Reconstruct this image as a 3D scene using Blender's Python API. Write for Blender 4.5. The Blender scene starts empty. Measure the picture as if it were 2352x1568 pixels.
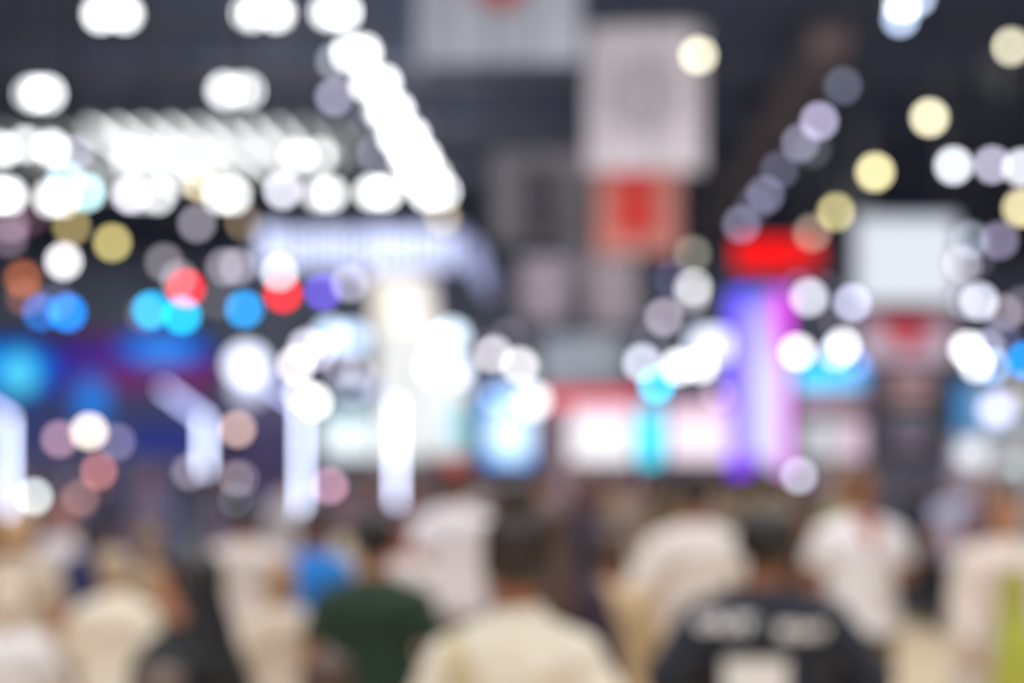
import bpy, bmesh, math, random
from mathutils import Vector, Matrix
from mathutils.bvhtree import BVHTree
R = random.Random(11)
S = bpy.context.scene
COL = S.collection
F = 2613.0          # focal length in pixels (40 mm on a 36 mm wide sensor, 2352 px)
HC = 1.85           # camera height
HOR = 1050.0        # horizon row
AX = 0.0566         # drift of the hall axis to the right per metre
CEIL = 13.0
def P(x, y, d): return Vector(((x-1176.0)*d/F, d, HC-(y-HOR)*d/F))
def lin(c):
    def f(v):
        v = v/255.0
        return v/12.92 if v <= 0.04045 else ((v+0.055)/1.055)**2.4
    return tuple(f(v) for v in c[:3])
# ---------------------------------------------------------------- materials
MC = {}
def mat(name, rgb, rough=0.6, metal=0.0, noise=0.0, scale=8.0, bump=0.0):
    key = (name, tuple(rgb), rough, metal)
    if key in MC: return MC[key]
    m = bpy.data.materials.new(name); m.use_nodes = True
    nt = m.node_tree; b = nt.nodes['Principled BSDF']
    l = lin(rgb)
    b.inputs['Base Color'].default_value = (*l, 1)
    b.inputs['Roughness'].default_value = rough; b.inputs['Metallic'].default_value = metal
    if noise or bump:
        tc = nt.nodes.new('ShaderNodeTexCoord'); n = nt.nodes.new('ShaderNodeTexNoise')
        n.inputs['Scale'].default_value = scale; n.inputs['Detail'].default_value = 3
        nt.links.new(tc.outputs['Object'], n.inputs['Vector'])
        if noise:
            r = nt.nodes.new('ShaderNodeValToRGB')
            r.color_ramp.elements[0].position = .3; r.color_ramp.elements[1].position = .7
            r.color_ramp.elements[0].color = (*[v*(1-noise) for v in l], 1)
            r.color_ramp.elements[1].color = (*[min(1, v*(1+noise)) for v in l], 1)
            nt.links.new(n.outputs['Fac'], r.inputs['Fac']); nt.links.new(r.outputs['Color'], b.inputs['Base Color'])
        if bump:
            bp = nt.nodes.new('ShaderNodeBump'); bp.inputs['Strength'].default_value = bump
            bp.inputs['Distance'].default_value = .02
            nt.links.new(n.outputs['Fac'], bp.inputs['Height']); nt.links.new(bp.outputs['Normal'], b.inputs['Normal'])
    MC[key] = m; return m
def glow(name, L, sampled=False):
    L = tuple(round(v, 4) for v in L)
    key = (name, L, sampled)
    if key in MC: return MC[key]
    m = bpy.data.materials.new(name); m.use_nodes = True
    nt = m.node_tree; nt.nodes.clear()
    o = nt.nodes.new('ShaderNodeOutputMaterial'); e = nt.nodes.new('ShaderNodeEmission')
    k = max(max(L), 1e-4)
    e.inputs['Color'].default_value = (L[0]/k, L[1]/k, L[2]/k, 1); e.inputs['Strength'].default_value = k
    nt.links.new(e.outputs[0], o.inputs[0])
    m.cycles.emission_sampling = 'FRONT' if sampled else 'NONE'
    MC[key] = m; return m
def picture(name, k=1.0):
    m = bpy.data.materials.new(name); m.use_nodes = True
    nt = m.node_tree; nt.nodes.clear()
    o = nt.nodes.new('ShaderNodeOutputMaterial'); e = nt.nodes.new('ShaderNodeEmission')
    a = nt.nodes.new('ShaderNodeAttribute'); a.attribute_name = 'pixels'
    nt.links.new(a.outputs['Color'], e.inputs['Color']); e.inputs['Strength'].default_value = k
    nt.links.new(e.outputs[0], o.inputs[0])
    m.cycles.emission_sampling = 'FRONT'
    return m
PIC = picture('screen_picture')
STEEL = mat('black_steel', (26, 27, 30), .5, .6)
GREY = mat('grey_steel', (90, 92, 98), .45, .7)
WHITE = mat('white_paint', (215, 216, 220), .5)
DARK = mat('dark_panel', (40, 42, 50), .6)
# ---------------------------------------------------------------- mesh helpers
def link(name, me, m=None, parent=None, loc=None):
    o = bpy.data.objects.new(name, me); COL.objects.link(o)
    if m is not None and me is not None and len(me.materials) == 0: me.materials.append(m)
    if parent: o.parent = parent
    if loc is not None: o.location = loc
    return o
def mesh(name, bm, smooth=False):
    me = bpy.data.meshes.new(name)
    bmesh.ops.recalc_face_normals(bm, faces=bm.faces)
    bm.to_mesh(me); bm.free()
    if smooth:
        for p in me.polygons: p.use_smooth = True
    return me
def obj(name, bm, m, parent=None, loc=None, smooth=False): return link(name, mesh(name, bm, smooth), m, parent, loc)
USED = {}
def tag(o, label, cat, group=None):
    o['label'] = label; o['category'] = cat
    if group: o['group'] = group
    USED.setdefault(label, []).append(o.name)
    return o
def thing(name, loc, label, cat, group=None, rz=0):
    o = bpy.data.objects.new(name, None); COL.objects.link(o); o.location = loc; o.rotation_euler = (0, 0, rz)
    o.empty_display_size = .1
    return tag(o, label, cat, group)
def struct(name, bm, m):
    o = obj(name, bm, m); o['kind'] = 'structure'; return o
def box(bm, a, b, bev=0):
    a, b = Vector(a), Vector(b); c = (a+b)/2; s = b-a
    r = bmesh.ops.create_cube(bm, size=1, matrix=Matrix.Translation(c) @ Matrix.Diagonal((abs(s.x), abs(s.y), abs(s.z), 1)))
    if bev:
        es = list({e for v in r['verts'] for e in v.link_edges})
        bmesh.ops.bevel(bm, geom=es, offset=bev, segments=2, affect='EDGES', profile=.6)
def frame_of(d):
    d = d.normalized(); u = Vector((0, 0, 1)) if abs(d.z) < .9 else Vector((1, 0, 0))
    x = d.cross(u).normalized(); return x, x.cross(d).normalized()
def loft(bm, rings, seg=14):
    prev = None; first = None
    for c, ax, ay in rings:
        vs = [bm.verts.new(c+ax*math.cos(2*math.pi*i/seg)+ay*math.sin(2*math.pi*i/seg)) for i in range(seg)]
        if prev:
            for i in range(seg):
                bm.faces.new((prev[i], prev[(i+1) % seg], vs[(i+1) % seg], vs[i]))
        else: first = vs
        prev = vs
    bm.faces.new(list(reversed(first))); bm.faces.new(prev)
def tube(bm, pts, rad, seg=10, cap=True, flat=1.0):
    pts = [Vector(p) for p in pts]
    if not isinstance(rad, (list, tuple)): rad = [rad]*len(pts)
    rings = []
    n = len(pts); d0 = (pts[1]-pts[0]).normalized(); x, y = frame_of(d0)
    if cap:
        for t in (0.2, .6):
            rings.append((pts[0]-d0*rad[0]*(1-t), x*rad[0]*math.sqrt(1-(1-t)**2), y*rad[0]*flat*math.sqrt(1-(1-t)**2)))
    for i, p in enumerate(pts):
        d = (pts[min(i+1, n-1)]-pts[max(i-1, 0)]).normalized()
        y = (y - d*y.dot(d)).normalized(); x = d.cross(y).normalized()
        rings.append((p, x*rad[i], y*rad[i]*flat))
    d1 = (pts[-1]-pts[-2]).normalized()
    if cap:
        for t in (.6, 0.2):
            rings.append((pts[-1]+d1*rad[-1]*(1-t), x*rad[-1]*math.sqrt(1-(1-t)**2), y*rad[-1]*flat*math.sqrt(1-(1-t)**2)))
    loft(bm, rings, seg)
def rod(bm, a, b, r, seg=8): tube(bm, [a, b], r, seg, cap=False)
def ball(bm, c, rx, ry=None, rz=None, u=16, v=12):
    ry = ry or rx; rz = rz or rx
    bmesh.ops.create_uvsphere(bm, u_segments=u, v_segments=v, radius=1, matrix=Matrix.Translation(Vector(c)) @ Matrix.Diagonal((rx, ry, rz, 1)))
# ---------------------------------------------------------------- people
POSES = {
 # shoulders fixed; elbow, wrist per side (x mirrored for left=-1), hips->knee->ankle; front is -Y
 'stand': dict(arm={1: ((.245, .03, 1.12), (.25, -.03, .87)), -1: ((.245, .03, 1.12), (.25, -.03, .87))},
               leg={1: ((.10, -.01, .49), (.11, .02, .09)), -1: ((.10, -.01, .49), (.11, .02, .09))}),
 'walk':  dict(arm={1: ((.235, .11, 1.13), (.24, .04, .90)), -1: ((.235, -.04, 1.12), (.23, -.20, .92))},
               leg={1: ((.09, -.12, .50), (.09, -.20, .10)), -1: ((.09, .02, .49), (.09, .25, .16))}),
 'phone': dict(arm={1: ((.24, .00, 1.13), (.12, -.24, 1.19)), -1: ((.235, .06, 1.12), (.24, .00, .88))},
               leg={1: ((.10, .03, .49), (.10, .20, .13)), -1: ((.09, -.10, .50), (.09, -.14, .09))}),
 'bent':  dict(arm={1: ((.30, .06, 1.14), (.20, -.16, 1.06)), -1: ((.30, .06, 1.14), (.20, -.16, 1.06))},
               leg={1: ((.10, -.02, .49), (.11, .02, .09)), -1: ((.10, -.04, .49), (.11, -.04, .09))}),
}
SH = Vector((.172, .01, 1.372))
def V(p, s): return Vector((p[0]*s, p[1], p[2]))
def torso(bm, g=0.0, zlo=.82, ztop=1.50):
    data = [(.80, .10, .085, .0), (.86, .160, .112, .01), (.93, .170, .118, .012), (1.00, .158, .108, .006), (1.08, .145, .100, 0),
            (1.17, .150, .108, 0), (1.26, .165, .118, .002), (1.34, .176, .120, .006), (1.395, .160, .106, .01),
            (1.435, .110, .083, .012), (1.475, .075, .068, .012), (1.50, .056, .058, .008)]
    rings = []
    for z, rx, ry, yo in data:
        if z < zlo-1e-6 or z > ztop+1e-6: continue
        k = g if z < 1.44 else g*.6
        rings.append((Vector((0, yo, z)), Vector((rx+k, 0, 0)), Vector((0, ry+k, 0))))
    loft(bm, rings, 28)
def hand(bm, w, d, s):
    d = d.normalized(); n = Vector((-s, 0, 0)); n = (n-d*n.dot(d)).normalized(); side = d.cross(n).normalized()
    if side.y > 0: side = -side           # thumb side faces forward
    pc = w+d*.045
    loft(bm, [(w-d*.01, side*.026, n*.020), (w+d*.02, side*.034, n*.017), (w+d*.06, side*.041, n*.015), (w+d*.088, side*.040, n*.012)], 14)
    for k, (o, ln) in enumerate(((.030, .070), (.010, .078), (-.011, .072), (-.031, .056))):
        b = w+d*.082+side*o
        p1 = b+d*ln*.42+n*.006; p2 = p1+d*ln*.30+n*.016; p3 = p2+d*ln*.2+n*.020
        tube(bm, [b, p1, p2, p3], [.0095, .009, .0085, .0075], 8)
    b = w+d*.022+side*.028
    tube(bm, [b, b+side*.028+d*.026+n*.008, b+side*.036+d*.058+n*.014], [.012, .011, .009], 8)
def remeshed(name, bm, vox, smooth=3, keep=None):
    me = mesh(name+'_raw', bm); o = bpy.data.objects.new(name+'_raw', me); COL.objects.link(o)
    r = o.modifiers.new('r', 'REMESH'); r.mode = 'VOXEL'; r.voxel_size = vox; r.use_smooth_shade = True
    if smooth:
        q = o.modifiers.new('s', 'SMOOTH'); q.factor = .5; q.iterations = smooth
    dg = bpy.context.evaluated_depsgraph_get()
    out = bpy.data.meshes.new_from_object(o.evaluated_get(dg)); out.name = name
    bpy.data.objects.remove(o); bpy.data.meshes.remove(me)
    for p in out.polygons: p.use_smooth = True
    return out
SKINM = {}
def body_mesh(pose):
    pz = POSES[pose]; bm = bmesh.new()
    torso(bm)
    tube(bm, [(0, .012, 1.45), (0, .004, 1.52), (0, -.006, 1.60)], [.062, .055, .056], 16)
    ball(bm, (0, .004, 1.668), .076, .096, .094, 24, 18)            # skull
    ball(bm, (0, -.028, 1.600), .056, .066, .056, 20, 14)           # jaw
    ball(bm, (0, -.066, 1.563), .024, .022, .018)                   # chin
    ball(bm, (0, -.050, 1.628), .060, .044, .050)                   # cheeks
    tube(bm, [(0, -.090, 1.665), (0, -.104, 1.640), (0, -.112, 1.622)], [.009, .012, .015], 10)   # nose
    for s in (-1, 1):
        tube(bm, [(s*.014, -.088, 1.684), (s*.036, -.083, 1.688), (s*.054, -.070, 1.682)], .008, 8)   # brow
        tube(bm, [(s*.077, .012, 1.672), (s*.083, .022, 1.650), (s*.078, .012, 1.622)], [.012, .013, .009], 8, flat=.6)  # ear
        ball(bm, (s*.010, -.107, 1.617), .009, .009, .007)
        tube(bm, [(s*.002, -.096, 1.594), (s*.022, -.086, 1.594)], .0065, 8)     # lips
        tube(bm, [(s*.002, -.095, 1.585), (s*.018, -.087, 1.586)], .0065, 8)
        sh = V(SH, s); el, wr = V(pz['arm'][s][0], s), V(pz['arm'][s][1], s)
        tube(bm, [V((.055, .012, 1.425), s), V((.13, .012, 1.395), s), sh, sh.lerp(el, .35), sh.lerp(el, .7), el], [.042, .052, .056, .051, .045, .040], 14)
        tube(bm, [el, el.lerp(wr, .3), el.lerp(wr, .7), wr], [.041, .042, .033, .026], 14)
        hand(bm, wr, wr-el, s)
        hp = V((.085, .01, .88), s); kn, an = V(pz['leg'][s][0], s), V(pz['leg'][s][1], s)
        tube(bm, [hp, hp.lerp(kn, .4), hp.lerp(kn, .8), kn], [.095, .080, .060, .055], 16)
        tube(bm, [kn, kn.lerp(an, .3)+Vector((0, .015, 0)), kn.lerp(an, .7), an], [.054, .058, .042, .036], 16)
        tube(bm, [an+Vector((0, .04, -.045)), an+Vector((0, -.06, -.055)), an+Vector((s*.008, -.16, -.065))], [.036, .040, .026], 12)
    me = remeshed('body', bm, .007, 3)
    me.materials.clear(); me.materials.append(None)
    me.materials.append(mat('eye_white', (225, 222, 215), .3)); me.materials.append(mat('iris', (45, 30, 22), .2))
    # eyes, added to the same mesh
    b2 = bmesh.new(); b2.from_mesh(me)
    n0 = len(b2.faces)
    for s in (-1, 1): ball(b2, (s*.032, -.0875, 1.660), .0135, .0095, .0070, 12, 8)
    n1 = len(b2.faces)
    for s in (-1, 1): ball(b2, (s*.032, -.0935, 1.660), .0056, .0042, .0056, 10, 6)
    b2.faces.ensure_lookup_table()
    for f in b2.faces[n0:n1]: f.material_index = 1; f.smooth = True
    for f in b2.faces[n1:]: f.material_index = 2; f.smooth = True
    b2.to_mesh(me); b2.free()
    return me
def wrinkle(me, amp, seed=0):
    for v in me.vertices:
        c = v.co; a = amp*(math.sin(c.z*41+c.x*17+seed)+.7*math.sin(c.z*23-c.x*31+c.y*19+seed*2)+.5*math.sin(c.x*57+c.z*13))
        v.co = c+v.normal*a
def top_mesh(pose, kind):
    pz = POSES[pose]; bm = bmesh.new(); g = {'tee': .022, 'shirt': .026, 'jacket': .045}[kind]
    lo = .86 if kind != 'jacket' else .80
    torso(bm, g, lo, 1.475)
    # hem a little looser than the hips
    loft(bm, [(Vector((0, .008, lo-.04)), Vector((.19+g, 0, 0)), Vector((0, .13+g, 0))), (Vector((0, .006, lo+.10)), Vector((.165+g, 0, 0)), Vector((0, .112+g, 0))),
              (Vector((0, .0, 1.16)), Vector((.152+g, 0, 0)), Vector((0, .108+g, 0)))], 28)
    for s in (-1, 1):
        sh = V(SH, s); el, wr = V(pz['arm'][s][0], s), V(pz['arm'][s][1], s)
        if kind == 'tee':
            e = sh.lerp(el, .72)
            tube(bm, [V((.05, .012, 1.43), s), V((.125, .012, 1.395), s), sh, sh.lerp(el, .3), e], [.055, .066, .070, .070, .068], 16, cap=False)
        else:
            q = .72 if kind == 'jacket' else .66
            tube(bm, [V((.05, .012, 1.43), s), V((.125, .012, 1.395), s), sh, sh.lerp(el, .4), el], [.052+g*.2, .062+g*.2, .066+g*.3, .060+g*.5, .048+g*.6], 16)
            tube(bm, [el, el.lerp(wr, .4), el.lerp(wr, .93)], [.049+g*.6, .044+g*.6, .034+g*.4], 16, cap=False)
    # collar
    k = .076 if kind == 'jacket' else .066
    loft(bm, [(Vector((0, .012, 1.45)), Vector((k+.012, 0, 0)), Vector((0, k+.012, 0))), (Vector((0, .008, 1.492 if kind != 'jacket' else 1.515)), Vector((k-.004, 0, 0)), Vector((0, k-.002, 0)))], 24)
    me = remeshed(kind, bm, .013, 3); wrinkle(me, .0022 if kind != 'jacket' else .0035, len(pose)); return me
def trousers_mesh(pose, kind):
    pz = POSES[pose]; bm = bmesh.new()
    torso(bm, .012, .80, 1.08)
    for s in (-1, 1):
        hp = V((.085, .01, .87), s); kn, an = V(pz['leg'][s][0], s), V(pz['leg'][s][1], s)
        if kind == 'trousers':
            tube(bm, [hp, hp.lerp(kn, .5), kn+Vector((0, -.004, 0))], [.110, .097, .082], 18)
            tube(bm, [kn+Vector((0, -.004, 0)), kn.lerp(an, .3)+Vector((0, .012, 0)), kn.lerp(an, .6)+Vector((0, .006, 0)), kn.lerp(an, .97)], [.082, .080, .070, .064], 18, cap=False)
        else:
            tube(bm, [hp, hp.lerp(kn, .5), hp.lerp(kn, .95)], [.108, .100, .096], 18, cap=False)
    me = remeshed(kind, bm, .013, 3); wrinkle(me, .002, 3); return me
def skirt_mesh(pose, kind):
    bm = bmesh.new(); lo = .14 if kind == 'long_skirt' else .50
    n = 36; prev = None; top = 1.06
    zs = [top-(top-lo)*t/10 for t in range(11)]
    for sgn in (0, 1):
        pass
    rings = []
    for k, z in enumerate(zs):
        t = k/10; rx = .150+(.20 if kind == 'long_skirt' else .10)*t**.9+.03*min(1, t*5); ry = .112+(.20 if kind == 'long_skirt' else .10)*t**.9+.02*min(1, t*5)
        vs = []
        for i in range(n):
            a = 2*math.pi*i/n; w = 1+.07*t*math.sin(a*9)
            vs.append(bm.verts.new((rx*w*math.cos(a), .008+ry*w*math.sin(a), z)))
        if prev:
            for i in range(n): bm.faces.new((prev[i], prev[(i+1) % n], vs[(i+1) % n], vs[i]))
        else: bm.faces.new(list(reversed(vs)))
        prev = vs
    bm.faces.new(prev)
    return mesh(kind, bm, True)
def shoe_mesh(pose, s):
    an = V(POSES[pose]['leg'][s][1], s); bm = bmesh.new()
    tube(bm, [an+Vector((0, .035, -.040)), an+Vector((0, -.05, -.048)), an+Vector((s*.008, -.165, -.058))], [.046, .050, .034], 14)
    tube(bm, [an+Vector((0, .01, -.03)), an+Vector((0, .005, .02))], [.046, .047], 14, cap=False)
    z = an.z-.09
    loft(bm, [(Vector((an.x, an.y-.055, z+.002)), Vector((.047, 0, 0)), Vector((0, .145, 0))), (Vector((an.x, an.y-.055, z+.024)), Vector((.046, 0, 0)), Vector((0, .142, 0)))], 18)
    me = remeshed('shoe', bm, .009, 2)
    return me
def hair_mesh(kind):
    bm = bmesh.new()
    ball(bm, (0, .024, 1.688), .087, .098, .092, 24, 18)
    ball(bm, (0, .050, 1.640), .078, .066, .075, 20, 14)
    for s in (-1, 1): ball(bm, (s*.066, .030, 1.640), .022, .045, .055)
    tube(bm, [(-.05, -.058, 1.735), (0, -.070, 1.742), (.05, -.058, 1.735)], [.020, .022, .020], 10)
    if kind == 'long':
        loft(bm, [(Vector((0, .045, 1.70)), Vector((.085, 0, 0)), Vector((0, .06, 0))), (Vector((0, .062, 1.58)), Vector((.095, 0, 0)), Vector((0, .055, 0))),
                  (Vector((0, .095, 1.45)), Vector((.11, 0, 0)), Vector((0, .05, 0))), (Vector((0, .13, 1.30)), Vector((.10, 0, 0)), Vector((0, .035, 0))), (Vector((0, .14, 1.20)), Vector((.06, 0, 0)), Vector((0, .02, 0)))], 20)
    if kind == 'bun':
        ball(bm, (0, .055, 1.800), .052, .050, .050)
    if kind == 'bob':
        loft(bm, [(Vector((0, .03, 1.70)), Vector((.09, 0, 0)), Vector((0, .075, 0))), (Vector((0, .038, 1.60)), Vector((.100, 0, 0)), Vector((0, .070, 0))), (Vector((0, .042, 1.54)), Vector((.096, 0, 0)), Vector((0, .062, 0)))], 20)
    me = remeshed('hair', bm, .009, 2)
    for v in me.vertices:
        c = v.co; v.co = c+v.normal*.0022*math.sin(c.x*230+c.y*90)
    return me
def cap_mesh():
    bm = bmesh.new()
    ball(bm, (0, .010, 1.712), .094, .110, .076, 24, 16)
    loft(bm, [(Vector((0, -.115, 1.700)), Vector((.072, 0, 0)), Vector((0, .075, .01))), (Vector((0, -.115, 1.708)), Vector((.072, 0, 0)), Vector((0, .075, .01)))], 20)
    ball(bm, (0, .010, 1.789), .010, .010, .007)
    return remeshed('cap', bm, .008, 2)
MESH = {}
def M(key, fn, *a):
    if key not in MESH: MESH[key] = fn(*a)
    return MESH[key]
def child(name, me, m, par):
    o = bpy.data.objects.new(name, me); COL.objects.link(o); o.parent = par
    if len(me.materials) == 0: me.materials.append(None)
    o.material_slots[0].link = 'OBJECT'; o.material_slots[0].material = m
    return o
SK = [(198, 142, 108), (172, 112, 78), (150, 96, 66), (215, 165, 135)]
PCT = [0]
def person(px, d, top_y, label, rz=180, pose='stand', top=('tee', (200, 200, 200)), bottom=('trousers', (40, 42, 50)), hair=('short', (30, 24, 22)),
           skin=1, wide=1.0, cap=None, shoes=(40, 38, 38), group='visitors walking through the hall', dx=0):
    """px, top_y: where the top of the head shows; d: distance"""
    H = HC-(top_y-HOR)*d/F
    sz = H/1.772
    X = (px-1176)*d/F+dx
    PCT[0] += 1
    rt = thing('person', (X, d, 0), label, 'person', group, math.radians(rz))
    rt.scale = (sz*wide, sz*(1+(wide-1)*.8), sz)
    sk = mat('skin', SK[skin] if isinstance(skin, int) else skin, .55)
    b = child('body', M(('body', pose), body_mesh, pose), sk, rt)
    cl = mat('cloth', top[1], .85, 0, .06, 14, .25)
    t = child(top[0] if top[0] != 'tee' else 't_shirt', M(('top', pose, top[0]), top_mesh, pose, top[0]), cl, rt)
    cb = mat('cloth_lower', bottom[1], .85, 0, .06, 14, .25)
    if bottom[0] in ('trousers', 'shorts'): child(bottom[0], M((bottom[0], pose), trousers_mesh, pose, bottom[0]), cb, rt)
    else: child(bottom[0], M((bottom[0],), skirt_mesh, pose, bottom[0]), cb, rt)
    for s in (-1, 1): child('shoe', M(('shoe', pose, s), shoe_mesh, pose, s), mat('shoe', shoes, .5), rt)
    child('hair', M(('hair', hair[0]), hair_mesh, hair[0]), mat('hair', hair[1], .45), rt)
    if cap: child('cap', M(('cap',), cap_mesh), mat('cap_cloth', cap, .8), rt)
    return rt, t
# ---------------------------------------------------------------- the hall
def big(name, a, b, m):
    bm = bmesh.new(); box(bm, a, b); return struct(name, bm, m)
def floor_mat():
    m = bpy.data.materials.new('hall_floor'); m.use_nodes = True; nt = m.node_tree; b = nt.nodes['Principled BSDF']
    tc = nt.nodes.new('ShaderNodeTexCoord'); n = nt.nodes.new('ShaderNodeTexNoise'); n.inputs['Scale'].default_value = .35; n.inputs['Detail'].default_value = 4
    r = nt.nodes.new('ShaderNodeValToRGB')
    r.color_ramp.elements[0].position = .3; r.color_ramp.elements[1].position = .7
    r.color_ramp.elements[0].color = (*lin((205, 184, 150)), 1); r.color_ramp.elements[1].color = (*lin((222, 204, 172)), 1)
    nt.links.new(tc.outputs['Object'], n.inputs['Vector']); nt.links.new(n.outputs['Fac'], r.inputs['Fac'])
    nt.links.new(r.outputs['Color'], b.inputs['Base Color']); b.inputs['Roughness'].default_value = .38
    return m
big('floor', (-32, -14, -.2), (32, 64, 0), floor_mat())
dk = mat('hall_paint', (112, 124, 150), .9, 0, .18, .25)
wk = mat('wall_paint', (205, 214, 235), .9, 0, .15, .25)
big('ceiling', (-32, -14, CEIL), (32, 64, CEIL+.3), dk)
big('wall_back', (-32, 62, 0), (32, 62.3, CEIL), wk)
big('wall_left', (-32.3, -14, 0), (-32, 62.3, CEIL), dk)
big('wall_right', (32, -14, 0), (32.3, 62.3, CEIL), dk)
big('floor_carpet', (-32, 14.2, 0), (32, 62, .012), mat('blue_grey_carpet', (150, 160, 172), .95, 0, .06, 3))
def truss_bm(a, b, w=.7, n=None, r=.05):
    bm = bmesh.new(); a, b = Vector(a), Vector(b); d = (b-a).normalized(); L = (b-a).length
    sx = Vector((0, 0, 1)).cross(d).normalized()*w/2; sz = Vector((0, 0, w/2)); n = n or max(4, int(L/1.2))
    cs = [sx+sz, sx-sz, -sx-sz, -sx+sz]
    for c in cs: rod(bm, a+c, b+c, r, 6)
    for k in range(n):
        p, q = a+d*L*k/n, a+d*L*(k+1)/n
        for j in range(4):
            c0, c1 = cs[j], cs[(j+1) % 4]
            if k % 2: c0, c1 = c1, c0
            rod(bm, p+c0, q+c1, r*.6, 5)
    return bm
tm = mat('roof_truss', (112, 110, 122), .6, .2)
k = 0
for d, z in ((28, 11.9), (33, 11.9), (38, 11.9), (44, 11.9), (51, 11.9)):
    k += 1; struct('trim_%d' % k, truss_bm((-31.5, d, z), (31.5, d, z), 1.1, 40, .07), tm)
brown = mat('duct_sheet', (150, 126, 124), .7, .1)
def axis_run(x, y, h, d1):
    d0 = h*F/(HOR-y); X0 = (x-1176)*d0/F
    return Vector((X0, d0, HC+h)), Vector((X0+AX*(d1-d0), d1, HC+h))
a, b = axis_run(1905, 90, 9.3, 60)
bm = bmesh.new(); w = .42
box(bm, (-w, 0, -.3), (w, (b-a).length, .3), .05)
for i in range(12): box(bm, (-w-.03, 1+i*2.6, -.34), (w+.03, 1.08+i*2.6, .34))
du = obj('air_duct', bm, brown, loc=a); du.rotation_euler = (0, 0, -math.atan(AX))
tag(du, 'long dim brown air duct running under the dark roof above the pale spotlights', 'air duct')

# ---------------------------------------------------------------- daylight-white hall lamps over the crowd (above and behind the frame)
for i, (x, y) in enumerate([(x, y) for y in (-9, -3, 3, 9, 15, 21) for x in (-9, -3, 3, 9)]):
    l = bpy.data.lights.new('high_bay_light', 'AREA'); l.shape = 'DISK'; l.size = .9; l.energy = 225; l.color = (1.0, .975, .96)
    o = bpy.data.objects.new('high_bay_light', l); COL.objects.link(o); o.location = (x, y, 11.6)
w = bpy.data.worlds.new('hall_air'); S.world = w; w.use_nodes = True
w.node_tree.nodes['Background'].inputs[0].default_value = (.75, .82, 1, 1); w.node_tree.nodes['Background'].inputs[1].default_value = .62

# ---------------------------------------------------------------- lamps
def unit_can():
    bm = bmesh.new()
    loft(bm, [(Vector((0, .25, 0)), Vector((1.15, 0, 0)), Vector((0, 0, 1.15))), (Vector((0, 1.2, 0)), Vector((1.2, 0, 0)), Vector((0, 0, 1.2))),
              (Vector((0, 3.0, 0)), Vector((1.0, 0, 0)), Vector((0, 0, 1.0))), (Vector((0, 3.6, 0)), Vector((.6, 0, 0)), Vector((0, 0, .6)))], 20)
    return mesh('housing', bm, False)
def unit_lens():
    bm = bmesh.new(); bmesh.ops.create_uvsphere(bm, u_segments=24, v_segments=14, radius=1, matrix=Matrix.Diagonal((1, .6, 1, 1))); return mesh('lens', bm, True)
def unit_yoke():
    bm = bmesh.new()
    for s in (-1, 1): box(bm, (s*1.35-.08, 1.2, -.2), (s*1.35+.08, 1.8, 1.9))
    box(bm, (-1.43, 1.2, 1.9), (1.43, 1.8, 2.1)); return mesh('yoke', bm)
def unit_rod():
    bm = bmesh.new(); rod(bm, (0, 0, 0), (0, 0, 1), 1, 8); return mesh('rod', bm)
CAN, LENS, YOKE, ROD = unit_can(), unit_lens(), unit_yoke(), unit_rod()
for me in (CAN, YOKE, ROD): me.materials.append(STEEL)
LENS.materials.append(None)
def sub(name, me, par, loc=(0, 0, 0), scale=(1, 1, 1), rot=(0, 0, 0), m=None):
    o = bpy.data.objects.new(name, me); COL.objects.link(o); o.parent = par; o.location = loc; o.scale = scale; o.rotation_euler = rot
    if m is not None: o.material_slots[0].link = 'OBJECT'; o.material_slots[0].material = m
    return o
BLUR = 86.0
def level(rgb, D, boost=1.0):
    cov = min(1, (D/BLUR)**2); l = lin(rgb)
    return tuple(v/cov*boost for v in l)
NL = [0]
LO = []
def free(x, y, d, r):
    k = 0
    while True:
        dd = 13.1+((d-13.1)+k*.37) % 5.2; p = P(x, y, dd)
        if all(abs(p.x-a) > .13+c or abs(p.y+.1-b) > .46 for a, b, c in LO) or k > 60: break
        k += 1
    LO.append((p.x, p.y+.1, .15)); return dd
def spot(x, y, rgb, label, D=24, d=None, boost=1.0, group='hall spotlights'):
    NL[0] += 1
    if max(rgb) > 140 and max(rgb)-min(rgb) > 120 and y < 925: d = 13.2; boost = 1.2
    if d is None: d = free(x, y, 14.2+(NL[0]*37 % 39)/10.0, .30)
    else:
        k = 0
        while any(abs(P(x, y, d).x-a) < .16+c and abs(d+.1-b) < .5 for a, b, c in LO) and k < 14: d += .13; k += 1
        LO.append((P(x, y, d).x, d+.1, .15))
    p = P(x, y, d); r = D*d/F/2
    low = y > 925
    t = thing('spotlight', p, label, 'spotlight', group)
    til = math.radians(-12 if not low else 0)
    sub('housing', CAN, t, scale=(r, r, r), rot=(til*-1, 0, 0))
    sub('lens', LENS, t, scale=(r, r, r), m=glow('lamp_glow', level(rgb, D, boost)))
    if not low:
        sub('yoke', YOKE, t, scale=(r, r, r))
        sub('hanging_cable', ROD, t, loc=(0, r*1.5, r*2.1), scale=(.008, .008, CEIL-p.z-r*2.1))
    else:
        sub('stand_pole', ROD, t, loc=(0, r*1.6, -p.z), scale=(.015, .015, p.z-r*1.1))
        sub('stand_base', CAN, t, loc=(0, r*1.6, -p.z-.0), scale=(.12, .012, .12), rot=(math.radians(90), 0, 0))
    if not low and lb_lit(x, y): back_fill(p+Vector((0, r*4, -.05)), 60, (1, .97, .9))
    return t
def lb_lit(x, y): return (x, y) in ((2135, 270), (2010, 395), (2190, 380), (1882, 278), (2325, 107))
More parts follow.
